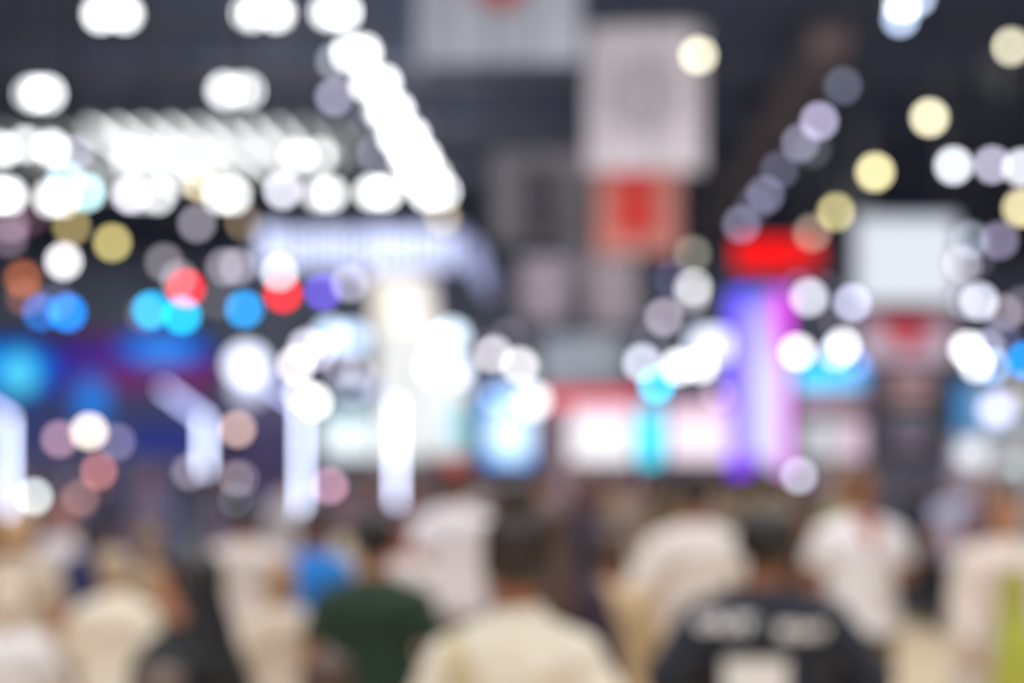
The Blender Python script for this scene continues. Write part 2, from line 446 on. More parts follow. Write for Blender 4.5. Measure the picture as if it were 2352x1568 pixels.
def back_fill(loc, e, c):  # unseen area light added behind a lamp housing to brighten what lies beyond
    l = bpy.data.lights.new('added_back_fill', 'AREA'); l.shape = 'DISK'; l.size = .3; l.energy = e; l.color = c
    o = bpy.data.objects.new('added_back_fill', l); COL.objects.link(o); o.location = loc; o.rotation_euler = (math.radians(52), 0, 0)
def twin(x, y, w, label, h=8.4, D=32, rgb=(250, 253, 255), boost=1.6, d=None, group='bright twin high bay lamps'):
    if d is None: d = h*F/(HOR-y)
    LO.append((P(x, y, d).x, d+.1, .5))
    p = P(x, y, d); r = D*d/F/2; off = max(0, (w-BLUR-D*.3)/2)*d/F
    off = max(off, r*.9)
    t = thing('ceiling_lamp', p, label, 'ceiling lamp', group)
    bm = bmesh.new(); box(bm, (-off-r*1.2, r*.3, -r*.9), (off+r*1.2, r*1.6, r*1.3), r*.2); obj('housing', bm, STEEL, t)
    for s in (-1, 1): sub('lens', LENS, t, loc=(s*off, 0, 0), scale=(r, r, r), m=glow('lamp_glow', level(rgb, D, boost)))
    sub('hanging_cable', ROD, t, loc=(0, r, r*1.3), scale=(.01, .01, CEIL-p.z-r*1.3))
    if h > 8: back_fill(p+Vector((0, r*2.4, -.05)), 85, (.97, .98, 1))
    return t
# the bright row running away on the left
for i, (x, y, w, lb) in enumerate([
  (771, 28, 132, 'brightest near lamp of the white diagonal row, cut by the top edge'),
  (820, 122, 126, 'white twin lamp second from the top of the diagonal row'),
  (863, 192, 122, 'white twin lamp third from the top of the diagonal row'),
  (893, 255, 118, 'white twin lamp fourth from the top of the diagonal row'),
  (927, 313, 116, 'white twin lamp fifth from the top of the diagonal row'),
  (953, 362, 112, 'white twin lamp sixth from the top of the diagonal row'),
  (976, 402, 108, 'white twin lamp next to last in the diagonal row'),
  (997, 440, 108, 'lowest white lamp of the diagonal row, above the lavender bar sign')]):
    twin(x, y, w, lb, 8.4, 34)
for x, y, w, lb in [
  (259, 32, 150, 'large white twin lamp at the top left under the dark roof'),
  (605, 30, 158, 'large white twin lamp at the top between two other white lamps'),
  (90, 215, 130, 'white twin lamp above the left end of the ribbed tube lights'),
  (540, 208, 144, 'white twin lamp just above the middle of the ribbed tube lights')]:
    twin(x, y, w, lb, 8.9, 36)
for x, y, w, lb, rgb, bo in [
  (8, 448, 96, 'white twin lamp at the left edge below the tube lights', (250, 252, 255), 1.3),
  (128, 455, 116, 'white twin lamp under the tube lights left of the cyan one', (250, 252, 252), 1.0),
  (338, 449, 140, 'wide white twin lamp in the lower row above the grey mauve spotlight', (246, 248, 250), .95),
  (522, 449, 120, 'white twin lamp in the lower row overlapping the golden spotlight', (246, 250, 250), 1.0),
  (745, 445, 108, 'white twin lamp in the lower row beside the round lavender one', (244, 246, 248), .95),
  (869, 442, 126, 'white twin lamp ending the lower row beside the diagonal row', (250, 252, 252), 1.15),
  (712, 358, 146, 'white twin lamp on the right end of the ribbed tube lights', (252, 254, 254), 1.0),
  (308, 362, 112, 'soft white twin lamp inside the lower left of the tube lights', (235, 240, 240), .7)]:
    twin(x, y, w, lb, 5.2, 30, rgb, bo, d=16.5+(x % 7)*.25, group='twin lamps under the tube lights')

SPOTS = [
 (768,223,(150,146,170),'dim lilac grey spotlight left of the white diagonal row, upper one'),
 (862,352,(120,120,134),'dim grey spotlight between the tube lights and the white diagonal row'),
 (848,275,(95,97,103),'faint grey spotlight half hidden by the white diagonal row'),
 (768,140,(125,130,140),'grey spotlight behind the second lamp of the diagonal row'),
 (461,422,(205,186,138),'golden spotlight touching the lower edge of the tube lights'),
 (163,520,(176,158,104),'olive gold spotlight below the white and cyan lamps on the left'),
 (258,557,(200,185,118),'bright gold spotlight alone on the dark roof at left'),
 (561,510,(128,110,84),'dim brown gold spotlight at the left end of the lavender bar sign'),
 (1016,500,(148,136,108),'dull gold spotlight at the foot of the white diagonal row'),
 (60,332,(238,240,244),'white spotlight at far left over the tube lights, left of a pair'),
 (118,340,(246,247,250),'white spotlight at far left over the tube lights, right of a pair'),
 (170,352,(150,150,170),'dim lilac spotlight just right of the white pair at far left'),
 (2,345,(246,247,250),'white spotlight cut by the left edge beside the tube lights'),
 (152,412,(200,235,255),'pale blue spotlight rimmed with cyan among the left lamps'),
 (198,442,(205,250,255),'cyan white spotlight right of the pale blue one at left'),
 (650,437,(238,237,250),'round lavender white spotlight in the lower lamp row'),
 (300,447,(232,228,244),'round lavender white spotlight left of the wide twin lamp'),
 (452,513,(136,130,142),'grey mauve spotlight under the golden one'),
 (25,515,(122,102,116),'mauve spotlight at the left edge of the dark roof'),
 (66,500,(84,54,72),'faint plum spotlight beside the mauve one at far left'),
 (20,548,(104,90,102),'dim mauve grey spotlight lowest of three at the left edge'),
 (146,600,(246,244,250),'bright white spotlight alone below the olive gold one'),
 (377,602,(122,116,124),'grey spotlight above left of the red one'),
 (412,642,(150,145,155),'pale grey spotlight overlapping the red one'),
 (427,662,(255,14,20),'red spotlight over two cyan ones'),
 (347,712,(0,190,255),'cyan spotlight left of a touching pair'),
 (418,724,(0,200,255),'cyan spotlight right of a touching pair under the red one'),
 (330,722,(84,78,88),'faint grey spotlight behind the left cyan one'),
 (516,613,(134,128,138),'grey spotlight left of the lavender bar sign, outer of two'),
 (546,612,(140,136,148),'pale grey spotlight left of the lavender bar sign, inner of two'),
 (500,690,(74,70,76),'faint grey spotlight between the red and the blue ones'),
 (562,710,(0,168,255),'pure blue spotlight above the white globe'),
 (641,625,(205,205,212),'white spotlight overlapping the top of a red one'),
 (650,674,(255,24,24),'red spotlight right of the pure blue one'),
 (742,670,(94,74,200),'violet spotlight beside the red one'),
 (803,650,(158,154,172),'lilac grey spotlight right of the violet one'),
 (848,617,(110,110,124),'faint grey spotlight below the lavender bar sign'),
 (53,640,(150,82,46),'orange brown spotlight at far left'),
 (57,682,(110,70,60),'dull peach spotlight under the orange brown one'),
 (130,692,(76,74,98),'faint violet grey spotlight between the blue ones at left'),
 (95,717,(14,96,180),'deep blue spotlight at left, dimmer of a pair'),
 (155,718,(0,140,255),'vivid blue spotlight at left, brighter of a pair'),
 (985,668,(66,64,74),'faint grey spotlight right of the cream lantern'),
 (1125,672,(56,52,66),'very faint violet grey spotlight under the sloping end of the bar sign'),
 (705,797,(212,208,226),'lilac white spotlight topmost of the cluster beside the globe'),
 (680,838,(244,236,244),'pinkish white spotlight right beside the white globe'),
 (730,808,(180,176,200),'soft lilac spotlight inside the cluster right of the globe'),
 (690,905,(190,188,204),'pale spotlight behind the warm white one in the cluster'),
 (722,922,(250,250,248),'warm white spotlight lowest of the cluster over the light tube'),
 (785,848,(120,118,130),'dim pearl spotlight between the cluster and the white tower, left'),
 (822,850,(124,122,132),'dim pearl spotlight between the cluster and the white tower, right'),
 (810,897,(120,130,150),'dim blue grey spotlight left of the white tower shaft'),
 (1131,812,(224,220,228),'pearl white spotlight upper left of a pair by the grey board'),
 (1193,840,(232,228,232),'warm pearl spotlight lower right of a pair by the grey board'),
 (1208,846,(96,98,96),'faint ring of light behind the warm pearl spotlight'),
 (1170,770,(78,74,80),'faint brown grey spotlight above the pearl pair'),
 (1118,798,(66,60,70),'faint grey spotlight left above the pearl pair'),
 (1138,912,(120,136,160),'blue grey spotlight in front of the light blue screen'),
 (1604,127,(252,246,214),'pale yellow spotlight over the top right corner of the lilac banner'),
 (2135,270,(252,244,206),'pale yellow spotlight high on the right'),
 (2010,395,(250,238,180),'yellow spotlight below and left of the pale high one'),
 (1920,487,(220,208,148),'dull yellow spotlight above the red glowing sign'),
 (1865,535,(140,122,108),'tan spotlight overlapping the right end of the red sign'),
 (2347,478,(248,234,184),'yellow spotlight cut by the right edge'),
 (2325,107,(252,246,215),'pale yellow spotlight in the top right corner'),
 (1935,197,(92,96,114),'dim slate spotlight topmost of the right diagonal row'),
 (1882,278,(176,170,200),'brightest lilac spotlight of the right diagonal row'),
 (1838,328,(128,126,148),'grey lilac spotlight third in the right diagonal row'),
 (1866,342,(72,72,76),'faint olive grey spotlight beside the grey lilac one'),
 (1790,390,(84,84,102),'dim slate spotlight in the middle of the right diagonal row'),
 (1757,447,(112,110,134),'grey violet spotlight below the dim slate one, right row'),
 (1735,470,(64,64,80),'faint spotlight overlapping the grey violet one, right row'),
 (1703,515,(112,110,134),'grey violet spotlight over the left end of the red sign'),
 (2190,380,(238,242,250),'blue white spotlight, first of three on the right under the roof'),
 (2278,378,(196,192,216),'lilac spotlight, middle of three on the right under the roof'),
 (2348,385,(238,242,250),'blue white spotlight, last of three, cut by the right edge'),
 (2072,10,(236,244,252),'blue white spotlight at the top edge on the right, upper one'),
 (2068,42,(190,208,240),'blue white spotlight at the top edge on the right, lower one'),
 (2106,-4,(180,196,222),'dimmer blue white spotlight at the top edge, right of the elongated pair'),
 (1590,583,(112,112,102),'olive grey spotlight left of the red sign'),
 (1593,663,(248,247,249),'bright white spotlight left of the violet column'),
 (1590,682,(120,118,126),'pale ring of light just under the bright white one'),
 (1525,728,(160,150,164),'grey pink spotlight down left of the bright white one'),
 (1500,777,(82,82,92),'dim grey spotlight above the white pair over the cyan lamp'),
 (1545,640,(66,66,96),'faint blue grey spotlight behind the bright white one'),
 (2230,550,(140,152,166),'blue grey spotlight right of the white screen'),
 (2295,552,(150,142,172),'lilac spotlight right of the white screen, farther right'),
 (2213,605,(182,176,190),'pale pearl spotlight on the right edge of the white screen'),
 (2240,595,(70,70,84),'faint slate spotlight behind the pearl one right of the screen'),
 (1733,670,(86,86,150),'blue violet spotlight on top of the violet column'),
 (1834,660,(92,72,108),'dim purple spotlight right above the violet column'),
 (1858,683,(214,216,228),'silver white spotlight right of the violet column top'),
 (1900,665,(58,56,66),'very faint grey spotlight between two white ones, right'),
 (1958,695,(184,186,216),'soft lavender spotlight left of the white screen foot'),
 (1925,742,(80,74,82),'dim mauve spotlight below the soft lavender one'),
 (1832,808,(242,238,244),'large white spotlight over the left end of the cyan fascia'),
 (1935,795,(244,246,250),'bright white spotlight over the middle of the cyan fascia'),
 (1918,812,(170,180,205),'pale blue spotlight behind the bright one over the cyan fascia'),
 (1962,835,(80,110,170),'blue spotlight at the right end of the cyan fascia'),
 (2220,690,(184,186,206),'pale lavender spotlight under the right of the white screen'),
 (2248,692,(222,224,242),'white lavender spotlight right of the white screen foot'),
 (2307,718,(128,120,128),'grey mauve spotlight near the right edge'),
 (2350,700,(100,94,104),'grey spotlight cut by the right edge above a blue one'),
 (2222,802,(244,245,250),'white spotlight upper left of the cluster above the blue booth'),
 (2266,798,(160,160,176),'pale ring of light in the cluster above the blue booth'),
 (2243,835,(252,252,255),'brightest white spotlight of the cluster above the blue booth'),
 (2278,842,(140,172,216),'light blue spotlight at the right of the cluster'),
 (2300,772,(70,72,104),'faint indigo spotlight above the cluster on the right'),
 (2356,828,(0,150,255),'blue spotlight cut by the right edge'),
 (2335,895,(128,118,112),'dull beige spotlight near the right edge'),
 (1475,833,(212,214,234),'lavender white spotlight left of a bright pair by the cyan lamp'),
 (1558,842,(246,248,253),'bright white spotlight above right of the cyan lamp'),
 (1608,838,(240,242,246),'white spotlight right of the bright one, left of the violet column'),
 (1508,883,(40,210,250),'cyan spotlight under the bright white pair'),
 (545,985,(190,160,148),'peach spotlight on a stand right of the short light tube'),
 (205,990,(250,232,214),'warm white peach spotlight on a stand at left'),
 (137,1008,(160,126,142),'dusty pink spotlight on a stand left of the peach one'),
 (268,1015,(108,104,130),'faint violet grey spotlight on a stand right of the peach one'),
 (225,1082,(176,112,110),'salmon spotlight on a stand over the heads at left'),
 (185,1143,(120,88,88),'dull brown pink spotlight on a stand lowest at left'),
 (78,1140,(200,210,212),'pale mint white spotlight beside the light tube at the left edge'),
 (548,1098,(158,144,154),'pinkish grey spotlight on a stand, upper of two stacked'),
 (548,1152,(128,138,152),'grey blue spotlight on a stand, lower of two stacked'),
 (436,1083,(120,112,122),'faint grey spotlight left of the short light tube foot'),
 (757,1115,(176,134,156),'rose spotlight on a stand right of the long light tube'),
 (1835,1092,(170,172,188),'silver grey spotlight on a stand right of the violet column'),
 (1650,905,(130,110,135),'faint mauve spotlight beside the left of the violet column'),
]
for x, y, c, lb in SPOTS:
    mx = max(c); D = 28 if mx > 225 else 24
    spot(x, y, c, lb, D, d=(9.2 + (x % 5)*.25) if y > 925 else None, boost=1.12 if mx > 243 and min(c) > 170 else 1.0)

# ---------------------------------------------------------------- ribbed tube lights, parallel to the hall axis
h = 6.3
n = 0
TL = ['leftmost dim tube light of the ribbed run', 'second dim tube light from the left of the ribbed run', 'third dim tube light from the left of the ribbed run', 'fourth tube light from the left of the ribbed run']
ORD = ['fifth', 'sixth', 'seventh', 'eighth', 'ninth', 'tenth', 'eleventh', 'twelfth', 'thirteenth', 'fourteenth', 'fifteenth']
for i in range(14):
    xs = -60+i*64 if i < 4 else 205+(i-4)*62
    L = (.9, 1.0, 1.1, 1.2)[i] if i < 4 else (4.2, 4.2, 4.2, 4.2, 4.2, 4.0, 3.8, 3.4, 1.9, 1.2)[i-4]
    ya, yb = (290, 424-(i-4)*6) if i >= 4 else (300, 440)
    d0 = h*F/(HOR-ya); d1 = h*F/(HOR-yb); X0 = (xs-1176)*d0/F; X1 = X0+AX*(d1-d0)
    lb = (TL[i] if i < 4 else 'white tube light, %s from the left of the ribbed run' % ORD[i-4]) if i < 13 else 'last dim tube light of the ribbed run beside the diagonal row'
    t = thing('tube_light', (X0, d0, HC+h), lb+' under the roof' if i != 13 else lb, 'tube light', 'ribbed run of ceiling tube lights')
    e = Vector((X1-X0, d1-d0, 0))
    bm = bmesh.new(); tube(bm, [(0, 0, 0), e*.5, e], .045, 12); obj('tube', bm, glow('tube_glow', (L*.97, L, L*.99)), t, smooth=True)
    bm = bmesh.new(); box(bm, (-.08, -.05, .05), (.08, e.length+.05, .14), .01)
    tr = obj('tray', bm, GREY, t); tr.rotation_euler = (0, 0, -math.atan2(e.x, e.y))
    for q in (.15, .85): sub('hanging_cable', ROD, t, loc=e*q+Vector((0, 0, .14)), scale=(.008, .008, CEIL-HC-h-.14))

for i in range(8): sub('hanging_rod', ROD, du, loc=(0, 2+i*4, .3), scale=(.02, .02, CEIL-du.location.z-.3))
# ---------------------------------------------------------------- flat hung things and screens
def panel(name, cat, label, x0, y0, x1, y1, d, m, hang=True, thick=.06, tilt=0.0, rz=0.0, frame=None, group=None, part='cloth'):
    c = P((x0+x1)/2, y1, d); W = (x1-x0)*d/F; H = (y1-y0)*d/F
    t = thing(name, c, label, cat, group, rz)
    bm = bmesh.new(); box(bm, (-W/2, -thick/2, 0), (W/2, thick/2, H), min(thick*.3, .02)); p = obj(part, bm, m, t)
    if tilt: t.rotation_euler = (0, tilt, rz)
    if frame:
        bm = bmesh.new(); f = .05
        for a, b in (((-W/2-f, -.05, -f), (W/2+f, .05, 0)), ((-W/2-f, -.05, H), (W/2+f, .05, H+f)), ((-W/2-f, -.05, 0), (-W/2, .05, H)), ((W/2, -.05, 0), (W/2+f, .05, H))): box(bm, a, b)
        obj('frame', bm, frame, t)
    if hang:
        bm = bmesh.new(); tube(bm, [(-W/2-.05, 0, H+.03), (W/2+.05, 0, H+.03)], .035, 8); obj('top_bar', bm, STEEL, t)
        for s in (-.8, .8):
            sub('hanging_cable', ROD, t, loc=(s*W/2, 0, H+.03), scale=(.01, .01, max(.1, CEIL-c.z-H-.06)))
    elif c.z > .02:
        for s in (-.85, .85): sub('post', ROD, t, loc=(s*W/2, .02, -c.z), scale=(.04, .04, c.z))
    return t, W, H
def screen(name, cat, label, x0, y0, x1, y1, d, fn, hang=False, group=None, k=1.0, body=True, nx=48):
    """A screen whose picture is fn(u, v) -> rgb 0-255, u left to right, v bottom to top."""
    c = P((x0+x1)/2, y1, d); W = (x1-x0)*d/F; H = (y1-y0)*d/F
    t = thing(name, c, label, cat, group)
    ny = max(4, int(nx*H/W)); ny = min(ny, 90)
    bm = bmesh.new(); ly = bm.loops.layers.float_color.new('pixels')
    vs = [[bm.verts.new((-W/2+W*i/nx, -.071, H*j/ny)) for i in range(nx+1)] for j in range(ny+1)]
    for j in range(ny):
        for i in range(nx):
            f = bm.faces.new((vs[j][i], vs[j][i+1], vs[j+1][i+1], vs[j+1][i]))
            for l, (a, b) in zip(f.loops, ((i, j), (i+1, j), (i+1, j+1), (i, j+1))):
                l[ly] = (*[v*k for v in lin(fn(a/nx, b/ny))], 1)
    obj('display', bm, PIC, t)
    bm = bmesh.new(); box(bm, (-W/2-.03, -.065, -.03), (W/2+.03, .10, H+.03), .01); obj('cabinet', bm, STEEL, t)
    if hang:
        for s in (-.8, .8): sub('hanging_cable', ROD, t, loc=(s*W/2, 0, H+.03), scale=(.012, .012, max(.1, CEIL-c.z-H-.03)))
    elif c.z > .05:
        for s in (-.8, .8): sub('leg', ROD, t, loc=(s*W/2, .02, -c.z), scale=(.045, .045, c.z-.03))
    return t
def sm(a, b, x):
    t = max(0, min(1, (x-a)/(b-a))); return t*t*(3-2*t)
def mix(a, b, t): return tuple(p*(1-t)+q*t for p, q in zip(a, b))
def blob(u, v, cu, cv, ru, rv): return max(0, 1-sm(.55, 1.25, math.hypot((u-cu)/ru, (v-cv)/rv)))
def disc(t, name, x, z, r, m, y=-.05, inner=0, lab=None):
    bm = bmesh.new()
    if inner:
        n = 48; q = []
        for rr in (r, inner):
            for yy in (y-.02, y): q.append([bm.verts.new((x+rr*math.cos(2*math.pi*i/n), yy, z+rr*math.sin(2*math.pi*i/n))) for i in range(n)])
        for a, b in ((0, 1), (1, 3), (3, 2), (2, 0)):
            for i in range(n): bm.faces.new((q[a][i], q[a][(i+1) % n], q[b][(i+1) % n], q[b][i]))
    else:
        loft(bm, [(Vector((x, y-.02, z)), Vector((r, 0, 0)), Vector((0, 0, r))), (Vector((x, y, z)), Vector((r, 0, 0)), Vector((0, 0, r)))], 48)
    return obj(name, bm, m, t)
def patch(t, name, x0, x1, z0, z1, m, y=-.05):
    bm = bmesh.new(); box(bm, (x0, y-.015, z0), (x1, y+.015, z1)); return obj(name, bm, m, t)
def cloth(rgb): return mat('banner_cloth', rgb, .8, 0, .02, 1.5)

# hanging banners in the middle aisle
d = 19.5; s = d/F
t, W, H = panel('hanging_banner', 'banner', 'large pale grey banner with a red disc, cut by the top edge', 960, -130, 1335, 145, d, cloth((178, 184, 198)), tilt=math.radians(-1.0))
disc(t, 'red_disc', (1152-1147)*s, (145+38)*s, 62*s, mat('red_print', (190, 92, 90), .8))
d = 21; s = d/F
t, W, H = panel('hanging_banner', 'banner', 'tall lilac grey banner with a faint round emblem', 1347, 60, 1613, 392, d, cloth((208, 200, 208)))
disc(t, 'emblem', 0, (392-218)*s, 85*s, mat('grey_print', (180, 174, 182), .8)); disc(t, 'emblem_core', 0, (392-210)*s, 14*s, mat('pale_print', (210, 204, 214), .8), y=-.075)
d = 22.5; s = d/F
t, W, H = panel('hanging_banner', 'banner', 'salmon banner with a red square under the lilac banner', 1368, 385, 1560, 582, d, cloth((196, 128, 118)))
patch(t, 'red_square', (1411-1464)*s, (1510-1464)*s, (582-512)*s, (582-395)*s, mat('red_print', (196, 52, 46), .8))
patch(t, 'red_strip', (1411-1464)*s, (1510-1464)*s, (582-536)*s, (582-512)*s, mat('deep_red_print', (200, 18, 14), .8), y=-.06)
d = 24; s = d/F
t, W, H = panel('hanging_banner', 'banner', 'dark grey banner with a black rectangle left of the salmon banner', 1128, 345, 1350, 560, d, cloth((98, 96, 102)))
patch(t, 'black_rectangle', (1197-1239)*s, (1285-1239)*s, (560-535)*s, (560-392)*s, mat('black_print', (50, 50, 56), .8))
disc(t, 'emblem', 2*s, (560-470)*s, 30*s, mat('plum_print', (72, 62, 74), .8), y=-.08)
d = 27
panel('hanging_banner', 'banner', 'mauve grey banner low in the middle, left of two', 1195, 590, 1300, 735, d, cloth((170, 155, 165)), group='low mauve banners')
panel('hanging_banner', 'banner', 'mauve grey banner low in the middle, right of two', 1352, 590, 1462, 745, d, cloth((168, 155, 162)), group='low mauve banners', rz=.1)
panel('hanging_banner', 'banner', 'grey drape between the two mauve banners', 1303, 560, 1350, 740, d+1, cloth((128, 122, 130)))
panel('booth_header', 'sign board', 'plain blue grey board low in the middle over the red arch', 1245, 770, 1430, 885, 30, cloth((190, 198, 208)), thick=.3, part='board')

# lavender sign of upright bars, with a sloping return side
d = 23; s = d/F
t = thing('illuminated_sign', P(825, 612, d), 'long glowing lavender sign of upright bars below the white lamp row', 'sign')
x0, x1 = (600-825)*s, (1055-825)*s; H = (612-522)*s
lv = lin((205, 214, 246))
bm = bmesh.new(); box(bm, (x0-.1, .08, -.05), (x1+.1, .5, H+.05), .03); obj('casing', bm, mat('sign_casing', (150, 155, 190), .5), t)
for i in range(19):
    x = x0+(x1-x0)*(i+.5)/19; a = (.30 if i % 4 else .42)*(x1-x0)/19
    up = H*(1.0 if i % 5 in (0, 1) else .86)
    bm = bmesh.new(); box(bm, (x-a, -.03, 0), (x+a, .05, up), .02); obj('light_bar', bm, glow('sign_glow', tuple(v*2.05 for v in lv), True), t)
for q in (.1, .9): sub('hanging_cable', ROD, t, loc=(x0+(x1-x0)*q, .2, H+.05), scale=(.015, .015, CEIL-t.location.z-H-.06))
a, b = P(1080, 570, d+1.0), P(1118, 655, 27.5)
t = thing('illuminated_sign', a, 'dimmer lavender return side sloping down from the right end of the bar sign', 'sign')
bm = bmesh.new(); e = b-a; tube(bm, [(0, 0, 0), e], .19, 12); obj('light_bar', bm, glow('sign_glow', tuple(v*1.5 for v in lin((150, 155, 196))), True), t)
sub('hanging_cable', ROD, t, loc=(0, 0, .1), scale=(.015, .015, CEIL-a.z-.15))

# cream lantern tower
d = 20; s = d/F
t = thing('light_tower', (P(930, 0, d).x, d, 0), 'tall illuminated tower with a cream lantern top and white shaft', 'tower')
def zz(y): return HC-(y-HOR)*s
hw = 66*s
bm = bmesh.new(); box(bm, (-hw, -hw, zz(765)), (hw, hw, zz(640)), .06); la = obj('lantern', bm, glow('cream_glow', tuple(v*1.35 for v in lin((247, 240, 232))), True), t)
bm = bmesh.new(); ball(bm, (-28*s, -hw-.02, zz(708)), 16*s, .04, 16*s); obj('emblem', bm, glow('peach_glow', lin((252, 224, 190))), la)
hw2 = 60*s
bm = bmesh.new(); box(bm, (-hw2, -hw2, zz(1055)), (hw2, hw2, zz(765)), .05); obj('shaft', bm, glow('white_glow', tuple(v*1.08 for v in lin((238, 239, 238))), True), t)
bm = bmesh.new(); box(bm, (-hw2, -hw2, 0), (hw2, hw2, zz(1055)), .05); obj('base', bm, mat('tower_base', (150, 140, 150), .5), t)

# glowing cloudy lamps around the tower
def globe(x, y, D, rgb, label, d, k=1.0, sq=None):
    k = k*1.15/min(1, (D/BLUR)**2)
    p = P(x, y, d); r = D*d/F/2
    t = thing('globe_lamp', p, label, 'globe lamp')
    bm = bmesh.new()
    if sq: box(bm, (-r*sq, -r*.5, -r), (r*sq, r*.5, r), r*.35)
    else: ball(bm, (0, 0, 0), r, u=32, v=20)
    obj('globe', bm, glow('globe_glow', tuple(v*k for v in lin(rgb)), True), t, smooth=not sq)
    bm = bmesh.new(); tube(bm, [(0, 0, r), (0, 0, r+.08)], .05, 12); obj('fitting', bm, STEEL, t)
    sub('hanging_cable', ROD, t, loc=(0, 0, r+.08), scale=(.01, .01, CEIL-p.z-r-.1)); return t
globe(567, 838, 80, (222, 228, 250), 'large white globe lamp above the light tubes', 13, 2.4)
globe(572, 888, 74, (186, 188, 214), 'dimmer lower globe lamp half behind the large white globe', 15.5, 1.2)
globe(760, 772, 50, (196, 218, 246), 'pale blue globe lamp between the globe and the tower, left of two', 20.9, 1.25)
globe(812, 776, 50, (190, 212, 244), 'pale blue globe lamp touching the tower, right of two', 18.9, 1.2)
globe(1038, 772, 46, (216, 232, 250), 'pale blue globe lamp high on the right of the tower', 22, 1.35)
globe(996, 782, 40, (214, 228, 246), 'pale blue globe lamp half behind the right edge of the tower', 21.3, 1.2)
globe(1000, 842, 44, (255, 255, 255), 'brilliant white globe lamp in front of the tower', 18.9, 1.5)
globe(1046, 850, 48, (222, 232, 252), 'soft blue white globe lamp right of the brilliant one', 17.9, 1.15)
globe(1225, 920, 46, (245, 245, 246), 'creamy white globe lamp above the light blue screen', 17, 1.1)
globe(1630, 794, 62, (226, 232, 252), 'white box lamp left of the violet column', 21, 1.3, sq=1.25)
globe(2288, 940, 46, (206, 208, 248), 'lavender globe lamp at the right over the white counter', 15, 1.0)

# light tubes and sloping arms at the left
def light_post(x, ytop, ybot, d, label, arm=None, k=1.0, w=13):
    s = d/F; b = P(x, ybot, d)
    t = thing('light_post', (b.x, d, 0), label, 'light post', 'glowing tube posts')
    r = w*s/2; L = tuple(v*5.2*k for v in (.76, .85, 1.15))
    zb, zt = HC-(ybot-HOR)*s, HC-(ytop-HOR)*s
    bm = bmesh.new(); tube(bm, [(0, 0, zb), (0, 0, zt)], r, 14); obj('tube', bm, glow('blue_white_glow', L), t, smooth=True)
    bm = bmesh.new(); rod(bm, (0, 0, .02), (0, 0, zb-r), .03, 10); obj('pole', bm, STEEL, t)
    bm = bmesh.new(); loft(bm, [(Vector((0, 0, 0)), Vector((.2, 0, 0)), Vector((0, .2, 0))), (Vector((0, 0, .03)), Vector((.19, 0, 0)), Vector((0, .19, 0)))], 24); obj('base', bm, STEEL, t)
    if arm:
        a = P(arm[0], arm[1], arm[2])-Vector((b.x, d, 0)); c = Vector((0, 0, zt)); q = (a-c).normalized()
        bm = bmesh.new(); tube(bm, [c+q*r*3, a], r, 14); obj('arm', bm, glow('lavender_glow', tuple(v*arm[3] for v in lin((186, 192, 246)))), t, smooth=True)
    return t
light_post(20, 960, 1182, 9.2, 'glowing blue white post cut by the left edge', (-70, 905, 11, 4.5))
light_post(470, 962, 1078, 12, 'short glowing blue white post with a sloping arm', (376, 893, 13.5, 3.7))
light_post(692, 935, 1193, 9.4, 'longest glowing blue white post under the spotlight cluster', (598, 870, 11.5, 3.2))
light_post(910, 925, 1152, 10, 'glowing blue white post in front of the white tower', (850, 880, 12, 1.6))

# ---------------------------------------------------------------- video wall and booths at left
def wall_fn(u, v):
    x, y = u*505-5, 1045-v*285
    c = (44, 44, 78)
    top = mix((24, 60, 150), (84, 40, 120), sm(60, 330, x))
    if y < 800: c = mix((30, 40, 82), (96, 38, 110), max(0, 1-abs(x-270)/220))
    elif y < 892: c = mix((24, 50, 170), (84, 42, 130), sm(40, 430, x)); 
    if y >= 835 and y < 895: c = mix(c, (122, 44, 92), sm(100, 300, x)*.8)
    if y >= 892: c = mix((52, 62, 112), (62, 66, 100), sm(0, 300, x))
    if y >= 975: c = mix(c, (40, 52, 140), sm(250, 330, x)*.7)
    c = mix(c, (20, 120, 250), .9*blob(x, y, 385, 795, 105, 46))  # soft blobs: glow of separate stage spots painted into the wall picture
    c = mix(c, (70, 150, 255), .9*blob(x, y, 385, 805, 60, 30))
    c = mix(c, (0, 120, 240), blob(x, y, 70, 845, 85, 70))
    c = mix(c, (96, 226, 255), blob(x, y, 75, 855, 42, 52))
    c = mix(c, (0, 150, 255), blob(x, y, -10, 815, 30, 50))
    c = mix(c, (44, 130, 235), .95*blob(x, y, 232, 915, 42, 62))
    return c
screen('video_wall', 'video wall', 'huge blue and purple video wall with cyan blobs at left', -40, 765, 500, 1045, 27, lambda u, v: wall_fn(u, v), nx=100)
def plainbooth(label, x0, y0, x1, d, rgb, depth=1.2, cat='booth', name='exhibition_booth', fascia=None, k=0):
    c = P((x0+x1)/2, y0, d); W = (x1-x0)*d/F; H = c.z
    t = thing(name, (c.x, d, 0), label, cat)
    m = mat('booth_panel', rgb, .6)
    bm = bmesh.new(); box(bm, (-W/2, 0, 0), (W/2, .08, H), .01); obj('rear_panel', bm, m, t)
    for s_ in (-1, 1):
        bm = bmesh.new(); box(bm, (s_*W/2-.03, -depth, 0), (s_*W/2+.03, 0, H), .01); obj('side_panel', bm, m, t)
    bm = bmesh.new(); box(bm, (-W/2+.04, -depth-.02, H-.35), (W/2-.04, -depth+.05, H), .01)
    obj('fascia', bm, glow('fascia_glow', tuple(v*k for v in lin(fascia)), True) if fascia and k else mat('fascia', fascia or rgb, .6), t)
    return t
plainbooth('dim violet booth behind the light posts left of the tower', 505, 940, 735, 25, (96, 84, 130))
plainbooth('dim blue booth behind the heads at far left', 0, 1048, 420, 22, (100, 96, 130))
